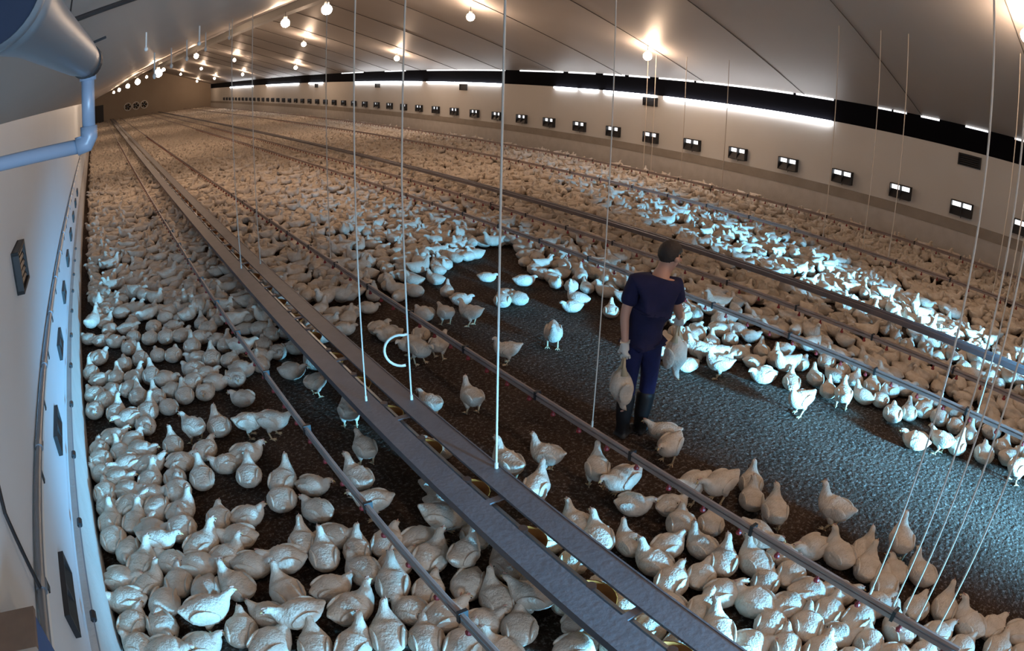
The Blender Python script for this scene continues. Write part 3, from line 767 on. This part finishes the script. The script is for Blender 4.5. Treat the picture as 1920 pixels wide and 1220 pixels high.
HAND = {}
for i, t in enumerate(BIRDS.split()):
    xs, ys, hs, code, row, cno = t.split(',')
    x, y = float(xs), float(ys)
    ps, fc, zn = code[0], code[1], int(code[2])
    row, cno = int(row), int(cno)
    lab = 'white broiler %s %s, %s from left, %s row up, %s' % (POSE_WORD[ps], FACE_WORD[fc], ORD[cno - 1], ORD[row - 1], ZONE_WORD[zn])
    lab = HAND_LABELS.get((zn, row, cno), lab)
    add_bird(x, y, float(hs), ps, lab, math.hypot(x, y) < 6.5, i)

# ---- the rest of the flock: thousands of birds, one mass
def in_poly(P, V):
    c = np.zeros(len(P), bool)
    n = len(V)
    for i in range(n):
        a, b = V[i], V[(i + 1) % n]
        cr = ((a[1] > P[:, 1]) != (b[1] > P[:, 1])) & (P[:, 0] < (b[0] - a[0]) * (P[:, 1] - a[1]) / (b[1] - a[1] + 1e-12) + a[0])
        c ^= cr
    return c

OPEN_GROUND = np.array([(-2.45, 10.05), (2.64, 6.96), (3.47, 7.72), (4.1, 7.71), (4.97, 8.49), (5.84, 9.03), (6.54, 9.22), (6.06, 8.18), (5.72, 7.14), (6.07, 6.52), (6.16, 6.09), (5.28, 4.91), (5.08, 4.35), (5.4, 3.97), (5.97, 3.58), (6.17, 3.27), (6.36, 2.81), (6.2, 2.3), (6.27, 1.79), (6.13, 1.2), (6.36, -0.01), (6.4, -6), (-2.45, -6)])

def scatter(x0, x1, y0, y1, r, keep):
    s = r * 1.02
    nx, ny = int((x1 - x0) / s), int((y1 - y0) / (s * .87))
    gx, gy = np.meshgrid(np.arange(nx), np.arange(ny))
    P = np.stack([x0 + (gx + .5 * (gy % 2)) * s, y0 + gy * s * .87], -1).reshape(-1, 2)
    P = P + np.clip(RNG.normal(0, r * .2, P.shape), -r * .4, r * .4)
    P[:, 0] = np.maximum(P[:, 0], -.32)
    return P[RNG.random(len(P)) < keep]

def flock_mesh(name, P, variants, weights, label):
    V, Fi, Fl = [], [], []
    off = 0
    base = [(np.array(v, np.float32), f) for v, f in variants]
    pick = RNG.choice(len(base), len(P), p=weights)
    ang = RNG.random(len(P)) * 2 * PI
    sc = RNG.uniform(.82, 1.02, len(P))
    for q, kx, a, s in zip(P, pick, ang, sc):
        v, f = base[kx]
        c, sn = math.cos(a) * s, math.sin(a) * s
        w = np.empty_like(v)
        w[:, 0] = v[:, 0] * c - v[:, 1] * sn + q[0]
        w[:, 1] = v[:, 0] * sn + v[:, 1] * c + q[1]
        w[:, 2] = v[:, 2] * s
        V.append(w)
        Fi.append((f[0] + off, f[1]))
        off += len(v)
    V = np.concatenate(V)
    loops = np.concatenate([a for a, _ in Fi]).astype(np.int32)
    tot = np.concatenate([b for _, b in Fi]).astype(np.int32)
    me = bpy.data.meshes.new(name)
    me.vertices.add(len(V)); me.vertices.foreach_set('co', V.ravel())
    me.loops.add(len(loops)); me.loops.foreach_set('vertex_index', loops)
    me.polygons.add(len(tot))
    st = np.zeros(len(tot), np.int32); st[1:] = np.cumsum(tot)[:-1]
    me.polygons.foreach_set('loop_start', st)
    me.polygons.foreach_set('use_smooth', np.ones(len(tot), bool))
    me.update(calc_edges=True)
    me.materials.append(M_FEATHER)
    return me, V, loops, tot

def as_arrays(v, f):
    return (v, (np.concatenate([np.array(q) for q in f]), np.array([len(q) for q in f])))

def lod(ps, rings, seg):
    v, f = loft(POSE[ps], rings, seg, .02)
    return as_arrays(v, f)

near_pts = np.array([[float(a) for a in t.split(',')[:2]] for t in BIRDS.split()])
P1 = scatter(-.34, 15.2, -3.5, 26, .235, .95)
P1 = P1[~in_poly(P1, OPEN_GROUND)]
d2 = ((P1[:, None] - near_pts[None]) ** 2).sum(-1).min(1)
P1 = P1[d2 > .2 ** 2]
more = np.array([[float(a) for a in t.split(',')[:2]] for t in MORE.split()])
if len(more):
    d2 = ((P1[:, None] - more[None]) ** 2).sum(-1).min(1)
    P1 = np.vstack([P1[d2 > .2 ** 2], more])
P2 = scatter(-.34, 15.2, 26, 55, .26, .95)
P3 = scatter(-.34, 15.2, 55, 87, .34, .95)
me, *_ = flock_mesh('flock', P1, [lod('R', 15, 9), lod('U', 17, 9), lod('S', 17, 9), lod('F', 16, 9)], [.42, .36, .12, .10], '')
parts_v = [me]
me2, *_ = flock_mesh('flock2', P2, [lod('R', 8, 6), lod('U', 9, 6)], [.55, .45], '')
me3, *_ = flock_mesh('flock3', P3, [lod('R', 6, 5), lod('U', 7, 5)], [.55, .45], '')
bm = bmesh.new()
for q in (me, me2, me3):
    bm.from_mesh(q)
fl = bpy.data.meshes.new('chicken_flock')
bm.to_mesh(fl); bm.free()
fl.materials.append(M_FEATHER)
fl.polygons.foreach_set('use_smooth', [True] * len(fl.polygons))
for q in (me, me2, me3):
    bpy.data.meshes.remove(q)
o = bpy.data.objects.new('chicken_flock', fl)
COL.objects.link(o)
tag(o, 'dense mass of white broiler chickens covering the rest of the hall floor', 'flock', kind='stuff')
print('FLOCK', len(P1), len(P2), len(P3), len(fl.vertices))

# ---------------------------------------------------------------- the worker
MAN = Vector((3.88, 3.54, 0))
RGT, AWY = Vector((.674, -.738, 0)), Vector((.738, .674, 0))
def mp(r, a, z):                       # metres to the man's picture-right, away, up
    return RGT * r + AWY * a + Vector((0, 0, z))

def skin_mesh(name, verts, edges, radii, root, m, parent, levels=2, flat=None):
    me = bpy.data.meshes.new(name + '_skeleton')
    me.from_pydata([tuple(v) for v in verts], edges, [])
    o = bpy.data.objects.new(name + '_skeleton', me)
    COL.objects.link(o)
    md = o.modifiers.new('skin', 'SKIN')
    md.use_smooth_shade = True
    for i, r in enumerate(radii):
        sv = me.skin_vertices[0].data[i]
        sv.radius = r if isinstance(r, tuple) else (r, r)
        sv.use_root = (i == root)
    sb = o.modifiers.new('sub', 'SUBSURF')
    sb.levels = sb.render_levels = levels
    dg = bpy.context.evaluated_depsgraph_get()
    res = bpy.data.meshes.new_from_object(o.evaluated_get(dg))
    bpy.data.objects.remove(o)
    res.materials.clear()
    res.materials.append(m)
    res.polygons.foreach_set('use_smooth', [True] * len(res.polygons))
    r = bpy.data.objects.new(name, res)
    COL.objects.link(r)
    if parent: r.parent = parent
    return r

man = thing('person', 'person in navy shirt, blue trousers and white gloves carrying a chicken in each hand', 'person', tuple(MAN))
J = dict(pel=mp(-.03, .0, .95), spi=mp(-.01, .02, 1.13), che=mp(.03, .05, 1.32), nb=mp(.06, .08, 1.41), nk=mp(.085, .11, 1.47),
         sL=mp(-.135, .02, 1.37), eL=mp(-.195, -.04, 1.11), wL=mp(-.165, -.13, .885), kL=mp(-.155, -.13, .84),
         sR=mp(.20, .09, 1.36), eR=mp(.235, .15, 1.14), wR=mp(.27, .28, 1.02), kR=mp(.275, .32, .99),
         hL=mp(-.105, .0, .80), nL=mp(-.115, .02, .50), aL=mp(-.125, -.05, .10), hR=mp(.05, .03, .80), nR=mp(.06, .10, .50), aR=mp(.025, .06, .10),
         h1=mp(.115, .14, 1.515), h2=mp(.135, .16, 1.58), h3=mp(.135, .155, 1.65))
K = list(J)
def chain(*n): return [(K.index(a), K.index(b)) for a, b in zip(n[:-1], n[1:])]
E_ = chain('pel', 'spi', 'che', 'nb', 'nk', 'h1', 'h2', 'h3') + chain('che', 'sL', 'eL', 'wL', 'kL') + chain('che', 'sR', 'eR', 'wR', 'kR') + chain('pel', 'hL', 'nL', 'aL') + chain('pel', 'hR', 'nR', 'aR')
RAD = dict(pel=.10, spi=.09, che=.105, nb=.085, nk=.062, sL=.062, eL=.042, wL=.030, kL=.028, sR=.062, eR=.042, wR=.030, kR=.028, hL=.07, nL=.055, aL=.04, hR=.07, nR=.055, aR=.04, h1=.072, h2=.092, h3=.068)
body = skin_mesh('body', [J[k] for k in K], E_, [RAD[k] for k in K], 0, M_SKIN, man)
# face: turned to the picture's right and away, looking down at the birds
fd = (RGT * .80 + AWY * .55 + Vector((0, 0, -.22))).normalized()
side = fd.cross(Vector((0, 0, 1))).normalized()
upv = side.cross(fd).normalized()
hc = J['h2']
def fp(f, s, u): return hc + fd * f + side * s + upv * u
MB().tube([fp(.085, 0, .015), fp(.112, 0, -.022), fp(.090, 0, -.030)], [.010, .017, .010], 8).build('nose', M_SKIN, man, True)
for s in (-1, 1):
    MB().ball(fp(.083, s * .032, .018), .011, 10, 8).build('eye', M_EYE, man, True)
    MB().ball(fp(.0, s * .092, -.005), .024, 10, 8).build('ear', M_SKIN, man, True)
MB().tube([fp(.080, -.022, -.058), fp(.090, 0, -.060), fp(.080, .022, -.058)], [.004, .007, .004], 8).build('mouth', mat('lips', (.38, .15, .12), .5), man, True)
hair = MB().ball((0, 0, 0), (1, 1, 1), 22, 16)
hv = []
for q in hair.v:
    q = Vector(q)
    front = max(0.0, q.x)
    z = q.z
    r = Vector((.106, .098, .115))
    if z < .25 + .0 * front and q.x > .15: r = r * .72     # tucked inside the head over the face
    if z < -.45: r = r * (.75 if q.x > -.2 else .95)
    hv.append(tuple(hc + fd * (q.x * r.x - .010) + side * (q.y * r.y) + upv * (q.z * r.z + .022)))
hair.v = hv
hair.build('hair', M_HAIR, man, True)

# clothing: follows the body, a little larger
sv = [J['pel'] + Vector((0, 0, -.06)), J['pel'] + Vector((0, 0, .06)), J['spi'], J['che'], J['nb'], J['sL'], J['sL'].lerp(J['eL'], .75), J['sR'], J['sR'].lerp(J['eR'], .75)]
skin_mesh('shirt', sv, [(0, 1), (1, 2), (2, 3), (3, 4), (3, 5), (5, 6), (3, 7), (7, 8)], [.140, .143, .14, .155, .098, .088, .074, .088, .074], 1, M_SHIRT, man)
tv = [J['pel'] + Vector((0, 0, .06)), J['hL'], J['nL'], J['nL'].lerp(J['aL'], .85), J['hR'], J['nR'], J['nR'].lerp(J['aR'], .85)]
skin_mesh('trousers', tv, [(0, 1), (1, 2), (2, 3), (0, 4), (4, 5), (5, 6)], [.132, .100, .078, .07, .100, .078, .07], 0, M_JEANS, man)
wd = (RGT * .62 + AWY * .78).normalized()
for kn, an in (('nL', 'aL'), ('nR', 'aR')):
    a = J[an]
    top = J[kn].lerp(J[an], .18)
    pts = [top, J[kn].lerp(J[an], .6), a, Vector((a.x, a.y, .05)) + wd * .015, Vector((a.x, a.y, .045)) + wd * .12, Vector((a.x, a.y, .04)) + wd * .19]
    b = skin_mesh('boot', pts, [(0, 1), (1, 2), (2, 3), (3, 4), (4, 5)], [.088, .080, .066, .055, .046, .034], 2, M_BOOT, man)

def glove(wrist, knuckle, grip, parent):
    """palm and five separate fingers closing round something held at grip"""
    d = (knuckle - wrist).normalized()
    s = d.cross(AWY).normalized()
    n = s.cross(d).normalized()
    V, E, R = [wrist - d * .035, wrist, wrist + d * .045, wrist + d * .085], [(0, 1), (1, 2), (2, 3)], [(.040, .040), (.036, .036), (.045, .026), (.044, .024)]
    for k, (off, ln) in enumerate(((-.033, .062), (-.011, .072), (.011, .069), (.033, .055))):
        b = wrist + d * .088 + s * off
        i = len(V)
        V += [b, b + d * ln * .42 + n * .012, b + d * ln * .62 + n * .040, b + d * ln * .30 + n * .058]
        R += [.0115, .0105, .0095, .0085]
        E += [(3, i), (i, i + 1), (i + 1, i + 2), (i + 2, i + 3)]
    i = len(V)
    V += [wrist + d * .035 - s * .042, wrist + d * .065 - s * .056 + n * .02, wrist + d * .085 - s * .040 + n * .045]
    R += [.014, .012, .010]
    E += [(2, i), (i, i + 1), (i + 1, i + 2)]
    return skin_mesh('glove', V, E, R, 1, M_GLOVE, parent)
glove(J['wL'], J['wL'] + Vector((0, 0, -.1)) + RGT * .01, None, man)
glove(J['wR'], J['wR'] + Vector((0, 0, -.08)) + AWY * .05, None, man)

# birds held upside down by the legs
def held_mesh(spread):
    # local frame: hangs down -z from the grip at the origin
    spec = [(-.0, -.075, .012, .014), (.0, -.10, .030, .034), (.0, -.135, .055, .060), (.0, -.18, .078, .080), (.004, -.23, .090, .090), (.008, -.28, .084, .086), (.012, -.325, .058, .062), (.018, -.36, .034, .038), (.026, -.395, .026, .027), (.034, -.42, .025, .024), (.046, -.437, .016, .016), (.054, -.443, .005, .005)]
    S = catmull(spec, 30)
    v, f = [], []
    for (x, z, w, h) in S:
        for s in range(16):
            a = 2 * PI * s / 16
            v.append((x + h * math.cos(a), w * math.sin(a), z))
    for i in range(29):
        for s in range(16):
            s2 = (s + 1) % 16
            f.append((i * 16 + s, (i + 1) * 16 + s, (i + 1) * 16 + s2, i * 16 + s2))
    f.append(tuple(range(16))); f.append(tuple(29 * 16 + s for s in range(16))[::-1])
    return mesh_only('held_body', v, f, M_FEATHER)
HB = held_mesh(0)
def held(loc, rz, label):
    b = bpy.data.objects.new('chicken', HB)
    COL.objects.link(b)
    b.location = loc
    b.rotation_euler = (0, 0, rz)
    b.scale = (1.12, 1.12, 1.05)
    tag(b, label, 'chicken', 'chickens held by the worker')
    for s in (-1, 1):
        w = MB().ball((0, s * .075, -.245), (.055, .022, .105), 14, 10, rot=Matrix.Rotation(-s * .42, 3, 'X'))
        w.v = [(x, y + s * max(0, -.22 - z) * .55, z) for x, y, z in w.v]
        w.build('wing', M_FEATHER, b, True)
        MB().tube([(.0, s * .012, .02), (.0, s * .020, -.05), (.0, s * .034, -.12)], [.009, .011, .032], 8).build('leg', M_SHANK, b, True)
    MB().tube([(.050, 0, -.440), (.066, 0, -.452)], [.009, .002], 8).build('beak', M_BEAK, b)
    MB().ball((.028, 0, -.452), (.016, .004, .008), 8, 6).build('comb', M_COMB, b)
    return b
gL = MAN + J['wL'] + Vector((0, 0, -.125)) + AWY * .0
held(tuple(gL), math.atan2(RGT.y, RGT.x) + .5, 'white chicken hanging upside down from the gloved hand nearest the camera')
gR = MAN + J['wR'] + Vector((0, 0, -.11)) + AWY * .06
held(tuple(gR), math.atan2(RGT.y, RGT.x) - .6, 'white chicken hanging upside down from the gloved hand on the far side of the man')
